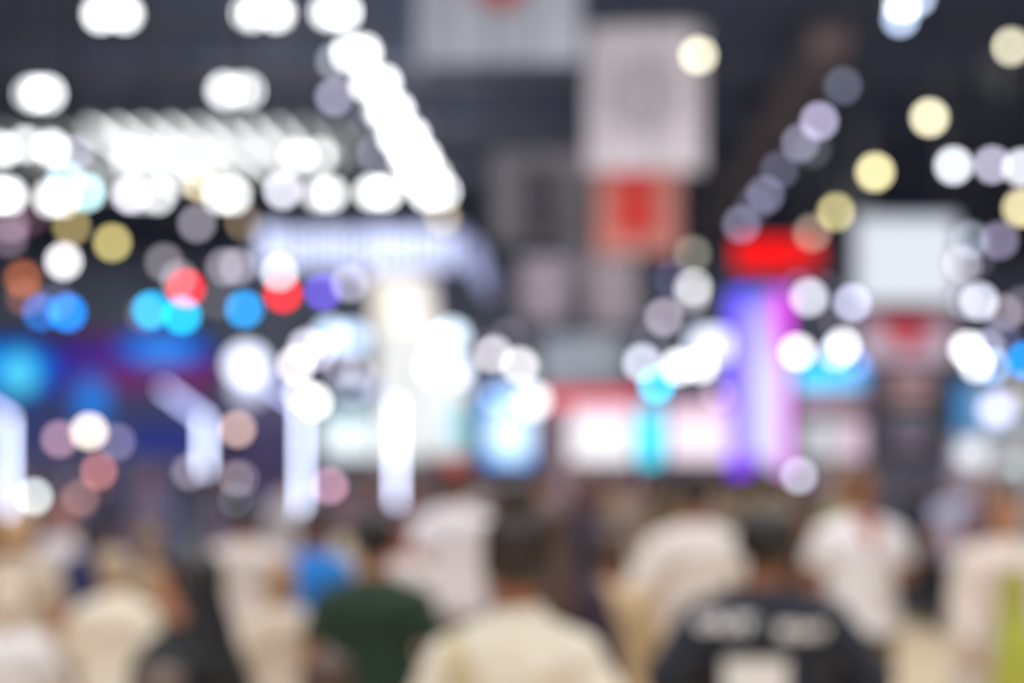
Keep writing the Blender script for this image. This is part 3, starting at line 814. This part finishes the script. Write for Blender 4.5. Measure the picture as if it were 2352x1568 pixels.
screen('led_screen', 'screen', 'pale mint white screen between the long light post and the tower', 742, 948, 866, 1050, 17, lambda u, v: mix((230, 242, 246), (176, 224, 238), sm(.7, 1, v)), k=1.3)
screen('led_screen', 'screen', 'screen right of the tower shading from white to teal', 960, 850, 1075, 1045, 19.35, k=1.2, fn=lambda u, v: mix(mix((236, 238, 240), (130, 205, 225), sm(.3, 1, u)*sm(.8, .3, v)), (214, 222, 222), sm(.25, .0, v)))
screen('led_screen', 'screen', 'light blue glowing screen beside the teal one', 1112, 890, 1222, 1066, 18.5,
       lambda u, v: mix(mix((26, 120, 230), (206, 230, 255), blob(u, v, .55, .40, .62, .42)), (180, 210, 250), .8*sm(.55, .8, v)*sm(.1, .5, u)), k=1.8)
t = plainbooth('far salmon and mauve booth with a red arch in the middle', 1250, 905, 1470, 26, (170, 150, 165), fascia=(240, 70, 80), k=1.2)
screen('led_screen', 'screen', 'bright white pink screen under the red arch', 1308, 930, 1456, 1060, 19, lambda u, v: mix((250, 246, 252), (240, 214, 238), sm(.6, 1, v)), k=1.25)
screen('led_screen', 'screen', 'narrow cyan screen between two pink white screens', 1468, 930, 1516, 1064, 18, lambda u, v: mix((20, 225, 255), (120, 215, 250), sm(.4, 1, v)), k=1.7, nx=12)
screen('led_screen', 'screen', 'pink white screen left of the violet column', 1530, 925, 1686, 1058, 18.5, lambda u, v: mix((246, 232, 244), (226, 176, 206), sm(.55, 1, v)+.3*sm(.3, 0, v)), k=1.3)
# violet column
d = 16; s = d/F
t = thing('light_column', (P(1742, 0, d).x, d, 0), 'tall light column glowing magenta, white and violet', 'light column')
bm = bmesh.new(); ly = bm.loops.layers.float_color.new('pixels')
seg, ny = 32, 60; r = 66*s; y0, y1 = 672, 1085
def colfn(x, y):    # x -1..1
    c = mix((205, 205, 255), (232, 234, 255), sm(700, 900, y))
    c = mix(c, (244, 70, 255), min(1, sm(.0, .5, x)*sm(860, 720, y)+sm(.4, .85, x)*.8))
    c = mix(c, (104, 70, 250), sm(-.25, -.85, x)*.95)
    c = mix(c, (96, 96, 250), sm(.3, -.2, x)*sm(735, 690, y)*.85)
    c = mix(c, (140, 60, 250), sm(.35, -.3, x)*sm(1035, 1075, y))
    return c
vs = [[bm.verts.new((r*math.cos(2*math.pi*i/seg), r*math.sin(2*math.pi*i/seg), HC-(y0+(y1-y0)*j/ny-HOR)*s)) for i in range(seg)] for j in range(ny+1)]
for j in range(ny):
    for i in range(seg):
        f = bm.faces.new((vs[j][i], vs[j][(i+1) % seg], vs[j+1][(i+1) % seg], vs[j+1][i])); f.smooth = True
        for l in f.loops:
            jj = j+(l.vert in (vs[j+1][i], vs[j+1][(i+1) % seg]))
            xx = l.vert.co.x/r; l[ly] = (*[v*(1+.9*sm(.3, .9, abs(xx))) for v in lin(colfn(xx, y0+(y1-y0)*jj/ny))], 1)
me = bpy.data.meshes.new('display'); bm.to_mesh(me); bm.free(); link('display', me, PIC, t)
bm = bmesh.new(); tube(bm, [(0, 0, 0), (0, 0, HC-(y1-HOR)*s)], r*1.05, 32, cap=False); obj('base', bm, DARK, t)
bm = bmesh.new(); tube(bm, [(0, 0, HC-(y0-HOR)*s), (0, 0, HC-(y0-10-HOR)*s)], r*1.05, 32, cap=False); obj('cap', bm, DARK, t)
# cyan fascia booth
t = plainbooth('booth with a cyan lit fascia right of the violet column', 1822, 845, 2004, 22, (178, 160, 172))
screen('illuminated_sign', 'sign', 'cyan to blue glowing fascia right of the violet column', 1824, 838, 2000, 892, 20, lambda u, v: mix(mix((40, 210, 255), (70, 160, 240), sm(.3, 1, u)), (150, 200, 250), sm(.35, 0, v)), hang=True, k=1.6)
screen('led_screen', 'screen', 'tan and pink picture screen under the cyan fascia', 1826, 896, 1990, 935, 19.6, lambda u, v: mix((190, 160, 185), (170, 136, 130), sm(.4, .8, u)), k=.9)
screen('led_screen', 'screen', 'grey and pink screen lowest under the cyan fascia', 1836, 968, 1982, 1052, 19, lambda u, v: mix((206, 208, 216), (232, 204, 222), sm(.4, .8, u)))
# red sign
screen('illuminated_sign', 'sign', 'wide red glowing sign on the right under the roof', 1688, 552, 1882, 618, 21, lambda u, v: mix((255, 18, 18), (200, 30, 44), sm(.78, 1, u)), hang=True, k=1.25)
# hanging white screen, red emblem board, dark totem
screen('hanging_screen', 'screen', 'large white glowing screen hanging at right', 1962, 500, 2192, 695, 18.5, lambda u, v: mix((232, 237, 247), (212, 218, 236), max(sm(.85, 1, v), sm(.12, 0, u))), hang=True)
d = 19; s = d/F
t, W, H = panel('sign_board', 'sign board', 'mauve grey board with a red leaf shaped emblem below the white screen', 1975, 706, 2184, 832, d, cloth((205, 184, 200)), part='board', thick=.12)
bm = bmesh.new()
pts = [(-62, 108), (-20, 118), (60, 96), (84, 78), (30, 74), (38, 50), (6, 22), (-18, 30), (-30, 62), (-60, 76)]
ve = [bm.verts.new((x*s, -.075, z*s)) for x, z in pts]; f = bm.faces.new(ve); r_ = bmesh.ops.extrude_face_region(bm, geom=[f])
for v in r_['geom']:
    if isinstance(v, bmesh.types.BMVert): v.co.y -= .03
obj('emblem', bm, mat('red_print', (214, 70, 88), .8), t)
d = 13.5; s = d/F
t = thing('information_totem', (P(2098, 0, d).x, d, 0), 'tall dark totem with rows of dim mauve lettering at right', 'totem')
hw = 84*s
bm = bmesh.new(); box(bm, (-hw, 0, HC-(1062-HOR)*s), (hw, .5, HC-(832-HOR)*s), .02); obj('upper_panel', bm, mat('totem_black', (50, 53, 64), .6), t)
bm = bmesh.new(); box(bm, (-hw-.02, -.03, 0), (hw+.02, .53, HC-(1064-HOR)*s), .02); obj('lower_panel', bm, mat('totem_slate', (84, 84, 100), .5), t)
for (x0, x1, ya, yb, c) in ((2048, 2136, 850, 872, (128, 104, 112)), (2040, 2140, 882, 900, (136, 110, 118)), (2044, 2134, 906, 924, (128, 102, 98)), (2050, 2130, 955, 972, (92, 92, 108)), (2050, 2128, 984, 1000, (98, 94, 110)), (2052, 2124, 1012, 1030, (104, 88, 104))):
    patch(t, 'lettering_row', (x0-2098)*s, (x1-2098)*s, HC-(yb-HOR)*s, HC-(ya-HOR)*s, mat('dim_print', tuple(min(255, int(v*1.45)) for v in c), .6), y=0)
# right edge booths
screen('led_screen', 'screen', 'blue edged screen at the far right behind the lavender globe', 2192, 880, 2375, 1000, 17, lambda u, v: mix(mix((60, 150, 225), (150, 172, 200), sm(.0, .35, u)), (176, 178, 182), sm(.4, .9, u)), k=.95)
plainbooth('pale grey booth counter wall at the far right', 2190, 1002, 2400, 16, (196, 200, 206))
globe(2232, 1040, 60, (222, 226, 232), 'soft white round lamp low over the heads at far right', 13.6, .7)
globe(2330, 1080, 56, (205, 216, 220), 'soft grey white round lamp cut by the right edge over a head', 14.2, .6)
# ---------------------------------------------------------------- people one can tell apart
BK = (28, 24, 24); BR = (58, 38, 30)
NEAR = 'people walking ahead in the aisle'
pA, topA = person(1187, 3.0, 1172, 'person in a cream jacket with dark brown hair, large in the middle, seen from behind', pose='bent', top=('jacket', (226, 216, 196)), bottom=('trousers', (70, 66, 62)), hair=('bun', (40, 28, 25)), skin=1, group=NEAR, wide=.94)
pB, _ = person(826, 4.7, 1172, 'person in a dark green shirt with black hair left of the cream jacket', pose='stand', top=('tee', (36, 58, 42)), bottom=('trousers', (40, 42, 50)), hair=('short', BK), skin=1, group=NEAR, wide=1.15, dx=.06)
pC, topC = person(1755, 4.0, 1165, 'broad person in a black shirt with pale lettering on the back', pose='bent', top=('shirt', (32, 36, 48)), bottom=('trousers', (38, 40, 48)), hair=('short', (30, 27, 25)), skin=2, group=NEAR, wide=1.28)
person(1596, 5.9, 1072, 'broad person in a loose white shirt behind the black shirt', pose='bent', top=('shirt', (238, 228, 222)), bottom=('trousers', (52, 50, 58)), hair=('short', (40, 30, 30)), skin=2, group=NEAR, wide=1.02)
pV, topV = person(1976, 6.6, 1068, 'person facing us in a white open collared shirt over a rust undershirt', rz=8, pose='phone', top=('tee', (244, 240, 242)), bottom=('trousers', (120, 108, 90)), hair=('short', (88, 66, 52)), skin=2, group=NEAR, wide=1.14)
pL, _ = person(2308, 6.0, 1120, 'person facing us at right in a long pale cardigan over a lime dress', rz=-6, pose='walk', top=('shirt', (228, 214, 204)), bottom=('long_skirt', (214, 204, 190)), hair=('long', (84, 62, 52)), skin=0, group=NEAR, wide=1.08)
person(408, 3.7, 1262, 'short person in black with long black hair, face turned to the left', rz=-102, pose='phone', top=('jacket', (34, 36, 38)), bottom=('long_skirt', (34, 36, 38)), hair=('long', (32, 30, 32)), skin=(206, 140, 112), group=NEAR, wide=1.2, dx=.03)
person(1042, 7.4, 1056, 'person in a white shirt and red cap behind the cream jacket', pose='walk', top=('tee', (236, 230, 234)), bottom=('trousers', (150, 144, 140)), hair=('short', BR), skin=1, cap=(196, 82, 70), group=NEAR, wide=1.05)
person(912, 6.7, 1188, 'short person with reddish skin and white top behind the green shirt', rz=150, pose='stand', top=('tee', (226, 214, 210)), bottom=('trousers', (150, 130, 110)), hair=('short', (120, 70, 60)), skin=(190, 110, 92), group=NEAR, wide=1.3)
person(720, 6.3, 1158, 'person in a bright blue shirt left of the green shirt', pose='walk', top=('tee', (30, 130, 220)), bottom=('trousers', (176, 184, 206)), hair=('short', (70, 52, 50)), skin=1, group=NEAR)
person(560, 7.2, 1150, 'person with dark hair in a loose beige white top left of centre', pose='bent', top=('shirt', (222, 210, 202)), bottom=('trousers', (170, 150, 130)), hair=('short', BK), skin=1, group=NEAR, wide=1.2)
person(648, 5.4, 1282, 'short person in a pale beige outfit below the beige white top', pose='walk', top=('shirt', (222, 206, 186)), bottom=('long_skirt', (212, 200, 176)), hair=('bob', (178, 140, 104)), skin=0, group=NEAR)
person(146, 8.7, 1158, 'person with orange brown hair in a white top near the left edge', pose='stand', top=('tee', (222, 216, 222)), bottom=('trousers', (60, 66, 100)), hair=('short', (168, 104, 60)), skin=1, group=NEAR)
person(200, 7.9, 1200, 'person in navy beside the white top near the left edge', pose='walk', top=('jacket', (38, 46, 92)), bottom=('trousers', (110, 100, 90)), hair=('short', (40, 34, 40)), skin=1, group=NEAR)
person(42, 6.6, 1178, 'person in a tan top and long cream skirt at the left edge', pose='stand', top=('tee', (200, 184, 164)), bottom=('long_skirt', (238, 228, 216)), hair=('bob', (196, 160, 120)), skin=0, group=NEAR, wide=1.15)
person(22, 4.8, 1330, 'short person in a white dress cut by the lower left corner', pose='walk', top=('tee', (236, 232, 232)), bottom=('long_skirt', (238, 240, 252)), hair=('bob', (226, 210, 190)), skin=3, group=NEAR)
person(262, 5.6, 1262, 'short person in pale cream between the left edge and the black outfit', pose='phone', top=('jacket', (236, 224, 204)), bottom=('long_skirt', (222, 216, 206)), hair=('short', (190, 166, 136)), skin=0, group=NEAR, wide=1.05)
person(345, 7.0, 1210, 'person in an olive tan top with arms bent at left', pose='bent', top=('shirt', (160, 142, 112)), bottom=('trousers', (190, 170, 130)), hair=('short', (150, 126, 96)), skin=0, group=NEAR)
person(1362, 8.4, 1108, 'person in a navy top right of the cream jacket', pose='walk', top=('jacket', (34, 42, 62)), bottom=('trousers', (34, 36, 56)), hair=('short', (52, 40, 44)), skin=2, group=NEAR)
person(1400, 5.3, 1214, 'short person with brown hair in a tan top and skirt left of the black shirt', pose='stand', top=('shirt', (206, 178, 138)), bottom=('long_skirt', (212, 182, 138)), hair=('short', (86, 60, 48)), skin=1, group=NEAR)
person(2196, 12.0, 1088, 'person in a pale lilac shirt and dark trousers right of the white open collared shirt', pose='walk', top=('tee', (176, 182, 214)), bottom=('trousers', (34, 38, 52)), hair=('short', (150, 130, 140)), skin=0, group=NEAR, wide=1.15)
person(2112, 12.6, 1092, 'person all in dark navy between the totem and the lilac shirt', pose='stand', top=('jacket', (32, 36, 50)), bottom=('trousers', (32, 36, 50)), hair=('short', (50, 44, 56)), skin=1, group=NEAR)
person(1930, 9.0, 1072, 'person in an olive green top behind the white open collared shirt', pose='stand', top=('tee', (150, 148, 100)), bottom=('trousers', (60, 56, 50)), hair=('short', (180, 150, 120)), skin=1, group=NEAR)
person(1266, 4.5, 1150, 'person in dark purple half hidden behind the cream jacket', pose='stand', top=('shirt', (62, 44, 62)), bottom=('trousers', (34, 32, 44)), hair=('long', (84, 60, 50)), skin=1, group=NEAR)
person(1858, 7.5, 1128, 'person in dark brown between the black shirt and the white open collared shirt', pose='walk', top=('shirt', (92, 62, 50)), bottom=('trousers', (58, 44, 38)), hair=('short', (62, 48, 42)), skin=2, group=NEAR)
person(752, 3.0, 1500, 'child with brown hair at the lower edge before the green shirt', pose='stand', top=('tee', (70, 60, 56)), bottom=('trousers', (60, 60, 66)), hair=('short', (74, 52, 42)), skin=0, group=NEAR)
person(372, 3.0, 1530, 'child with dull brown hair at the lower edge before the black outfit', pose='stand', top=('tee', (84, 68, 58)), bottom=('trousers', (60, 60, 66)), hair=('bob', (96, 76, 64)), skin=1, group=NEAR)

for ch in pA.children:
    if ch.name.startswith('hair'): ch.scale = (1.14, 1.1, 1.03); ch.location.z = -.045
# lettering on the black shirt: laid on the back of the shirt
def on_back(par_top, root, name, verts_faces, m, lift=.004):
    me = par_top.data; b = BVHTree.FromPolygons([v.co[:] for v in me.vertices], [p.vertices[:] for p in me.polygons])
    bm = bmesh.new(); vs = []
    for x, z in verts_faces[0]:
        h = b.ray_cast(Vector((x, 1.0, z)), Vector((0, -1, 0)))
        vs.append(bm.verts.new((x, (h[0].y if h[0] else .13)+lift, z)))
    for f in verts_faces[1]:
        try: bm.faces.new([vs[i] for i in f])
        except ValueError: pass
    me2 = mesh(name, bm); o = link(name, me2, m, par_top)
    return o
def grid(x0, x1, z0, z1, nx=16, nz=10):
    return ([(x0+(x1-x0)*i/nx, z0+(z1-z0)*j/nz) for j in range(nz+1) for i in range(nx+1)],
            [(j*(nx+1)+i, j*(nx+1)+i+1, (j+1)*(nx+1)+i+1, (j+1)*(nx+1)+i) for j in range(nz) for i in range(nx)])
def letters(txt, cx, cz, size, slant=0):
    cu = bpy.data.curves.new('lettering', 'FONT'); cu.body = txt; cu.size = size; cu.align_x = 'CENTER'; cu.offset = size*.075
    o = bpy.data.objects.new('lettering', cu); COL.objects.link(o)
    me = bpy.data.meshes.new_from_object(o.evaluated_get(bpy.context.evaluated_depsgraph_get()))
    vf = ([(cx-v.co.x, cz+v.co.y+slant*v.co.x) for v in me.vertices], [tuple(p.vertices) for p in me.polygons])
    bpy.data.objects.remove(o); bpy.data.meshes.remove(me); bpy.data.curves.remove(cu); return vf
PALE = mat('pale_print', (248, 244, 242), .8)
on_back(topC, pC, 'lettering', letters('OUT', .135, 1.338, .070), PALE)
on_back(topC, pC, 'lettering', letters('SOAY', -.082, 1.318, .058, -.06), PALE)
on_back(topC, pC, 'printed_patch', grid(-.035, .135, 1.08, 1.235), PALE)
me = topV.data; b = BVHTree.FromPolygons([v.co[:] for v in me.vertices], [p.vertices[:] for p in me.polygons])
bm = bmesh.new(); rows = []
for k in range(13):
    z = 1.475-.185*k/12; w_ = .062*(1-k/12)+.004; row = []
    for i in range(7):
        x = -w_+2*w_*i/6; h = b.ray_cast(Vector((x, -1, z)), Vector((0, 1, 0))); row.append(bm.verts.new((x, (h[0].y if h[0] else -.10)-.005, z)))
    rows.append(row)
for r0, r1 in zip(rows, rows[1:]):
    for i in range(6): bm.faces.new((r0[i], r0[i+1], r1[i+1], r1[i]))
obj('undershirt', bm, mat('rust_cloth', (178, 84, 52), .85), pV, smooth=True)
# bags
def strap_bag(root, top, label, rgb, side=1):
    bm = bmesh.new(); sz = root.scale
    me = top.data; b = BVHTree.FromPolygons([v.co[:] for v in me.vertices], [p.vertices[:] for p in me.polygons])
    pts = []
    for k in range(19):
        t = k/18; x = side*(.17-.02*math.sin(t*3)); z = 1.44-.52*t
        h = b.ray_cast(Vector((x*(1-.1*t), 1, z)), Vector((0, -1, 0))); y = h[0].y if h[0] else .12
        pts.append(Vector((x*(1-.1*t), y+.016, z)))
    prev = None
    for p in pts:
        v = [bm.verts.new(p+Vector((dx, dy, 0))) for dx, dy in ((-.034, 0), (.034, 0), (.034, .008), (-.034, .008))]
        if prev:
            for i in range(4): bm.faces.new((prev[i], prev[(i+1) % 4], v[(i+1) % 4], v[i]))
        prev = v
    t = thing('shoulder_bag', root.location, label, 'bag', None, root.rotation_euler.z); t.scale = root.scale
    obj('strap', bm, mat('canvas', rgb, .9), t)
    bm = bmesh.new(); box(bm, (side*.15-.15, .175, .66), (side*.15+.15, .27, .92), .03); obj('pouch', bm, mat('canvas', rgb, .9), t)
strap_bag(pA, topA, 'beige canvas bag slung over the back of the cream jacket', (198, 182, 142), 1)
bm = bmesh.new(); vs = []
for k in range(21):
    z = 1.34-.055*k; t_ = k/20; row = []
    for i in range(13):
        w_ = 17+22*t_; a = math.radians(-90-w_+2*w_*i/12); rx = .19+.20*max(0, (1.06-z)/.92)**.9; ry = .150+.20*max(0, (1.06-z)/.92)**.9+(.03 if z < 1.06 else 0)
        row.append(bm.verts.new((rx*1.05*math.cos(a), .004+ry*1.06*math.sin(a), z)))
    if vs:
        for i in range(12): bm.faces.new((vs[i], vs[i+1], row[i+1], row[i]))
    vs = row
q = bmesh.ops.solidify(bm, geom=bm.faces[:], thickness=.012)
obj('dress_front', bm, mat('lime_cloth', (222, 226, 100), .85), pL, smooth=True)

# ---------------------------------------------------------------- the farther crowd
occ = [(o.location.x, o.location.y, .42) for o in bpy.data.objects if o.parent is None and o.get('category') == 'person']
occ += [(o.location.x, o.location.y, .45) for o in bpy.data.objects if o.parent is None and o.get('category') in ('light post',)]
occ += [(o.location.x, o.location.y, .30) for o in bpy.data.objects if o.parent is None and o.get('category') == 'spotlight' and o.location.z < 2.6]
tot = [o for o in bpy.data.objects if o.name.startswith('information_totem')][0]; occ += [(tot.location.x+dx, tot.location.y+.25, .6) for dx in (-.3, .3)]
TOPS = {'L': [('mauve', (132, 112, 124)), ('navy', (40, 46, 74)), ('tan', (158, 132, 108)), ('rose', (170, 118, 118)), ('beige', (190, 176, 152)), ('grey violet', (120, 112, 140)), ('brown', (122, 88, 66))],
        'M': [('navy', (38, 42, 60)), ('brown', (100, 74, 60)), ('taupe', (140, 124, 116)), ('salmon', (196, 108, 92)), ('mauve', (130, 108, 120)), ('pale grey', (176, 172, 176)), ('plum', (80, 56, 70))],
        'R': [('dark brown', (70, 52, 46)), ('black', (34, 34, 42)), ('taupe', (140, 124, 112)), ('khaki', (132, 110, 78)), ('rust', (140, 78, 56)), ('mauve', (130, 110, 120))],
        'Q': [('slate', (84, 86, 104)), ('black', (34, 34, 42)), ('lilac', (150, 148, 180)), ('pale grey', (176, 172, 176)), ('mauve', (130, 110, 124))]}
HAIRS = [('short', 'black', BK), ('short', 'brown', (72, 50, 40)), ('long', 'dark', (44, 34, 32)), ('bob', 'auburn', (120, 74, 52)), ('bun', 'brown', (84, 60, 48)), ('short', 'grey', (130, 122, 120))]
BOT = [('trousers', 'dark', (42, 42, 52)), ('trousers', 'beige', (184, 166, 136)), ('long_skirt', 'cream', (214, 200, 172)), ('trousers', 'blue', (64, 74, 110)), ('trousers', 'grey', (110, 104, 104))]
LM = [(140, 'by the left edge'), (330, 'left of the short post'), (520, 'by the short post'), (700, 'by the longest post'), (860, 'left of the tower'), (1010, 'below the white tower'),
      (1120, 'right of the tower'), (1260, 'below the blue screen'), (1430, 'below the red arch'), (1560, 'below the narrow screen'), (1700, 'left of violet column'), (1850, 'under the violet column'),
      (2010, 'below the cyan fascia'), (2190, 'by the dark totem'), (9999, 'near the right edge')]
RR = random.Random(5)
for row, d0 in enumerate((10.9, 12.2, 13.5, 14.9)):
    px = -30+row*37
    while px < 2390:
        d = d0+RR.uniform(-.35, .35); x = (px-1176)*d/F
        step = RR.uniform(.62, .95)*F/d0
        if not (row == 3 and px > 2140) and not (row < 2 and 2030 < px < 2190) and all(math.hypot(x-a, d-b) > r+.40 for a, b, r in occ):
            reg = 'L' if px < 560 else 'M' if px < 1340 else 'R' if px < 1900 else 'Q'
            lm = next(l for q, l in LM if px < q)
            for _ in range(200):
                tn, tc = RR.choice(TOPS[reg]); hk, hn, hc = RR.choice(HAIRS); bk, bn, bc = RR.choice(BOT); tk = RR.choice(['tee', 'shirt', 'jacket'])
                lb = '%s top, %s %s, %s %s hair, crowd %s' % (tn, bn, 'trousers' if bk == 'trousers' else 'skirt', hk if hk != 'bob' else 'bobbed', hn, lm)
                lb = 'person in '+lb.replace('bun brown hair', 'brown hair bun')
                if lb not in USED: break
            H = RR.uniform(1.58, 1.79)
            person(px, d, HOR+(HC-H)*F/d, lb, rz=180+RR.uniform(-35, 35) if RR.random() < .75 else RR.uniform(-30, 30), pose=RR.choice(['stand', 'walk', 'phone', 'bent', 'walk']),
                   top=(tk, tc), bottom=(bk, bc), hair=(hk, hc), skin=RR.choice([0, 1, 1, 2]), wide=RR.uniform(.95, 1.12), group='visitors in the distant crowd')
            occ.append((x, d, .33))
        px += step

# ---------------------------------------------------------------- camera
cam = bpy.data.cameras.new('camera'); co = bpy.data.objects.new('camera', cam); COL.objects.link(co)
cam.sensor_width = 36; cam.lens = F*36/2352; co.location = (0, 0, HC); co.rotation_euler = (math.pi/2, 0, 0)
cam.shift_y = (HOR-784)/2352; cam.clip_end = 200; cam.clip_start = .02
cam.dof.use_dof = True; cam.dof.focus_distance = .60; cam.dof.aperture_fstop = 1.91; cam.dof.aperture_blades = 0
S.camera = co
S.view_settings.view_transform = 'Standard'; S.view_settings.look = 'None'; S.view_settings.gamma = 1; S.view_settings.exposure = 0; S.view_settings.use_curve_mapping = False
c = S.cycles
c.use_denoising = True; c.max_bounces = 4; c.diffuse_bounces = 2; c.glossy_bounces = 2; c.transmission_bounces = 1; c.sample_clamp_indirect = 1.5
c.use_adaptive_sampling = False; c.caustics_reflective = False; c.caustics_refractive = False
for m in list(bpy.data.meshes):
    if m.users == 0: bpy.data.meshes.remove(m)
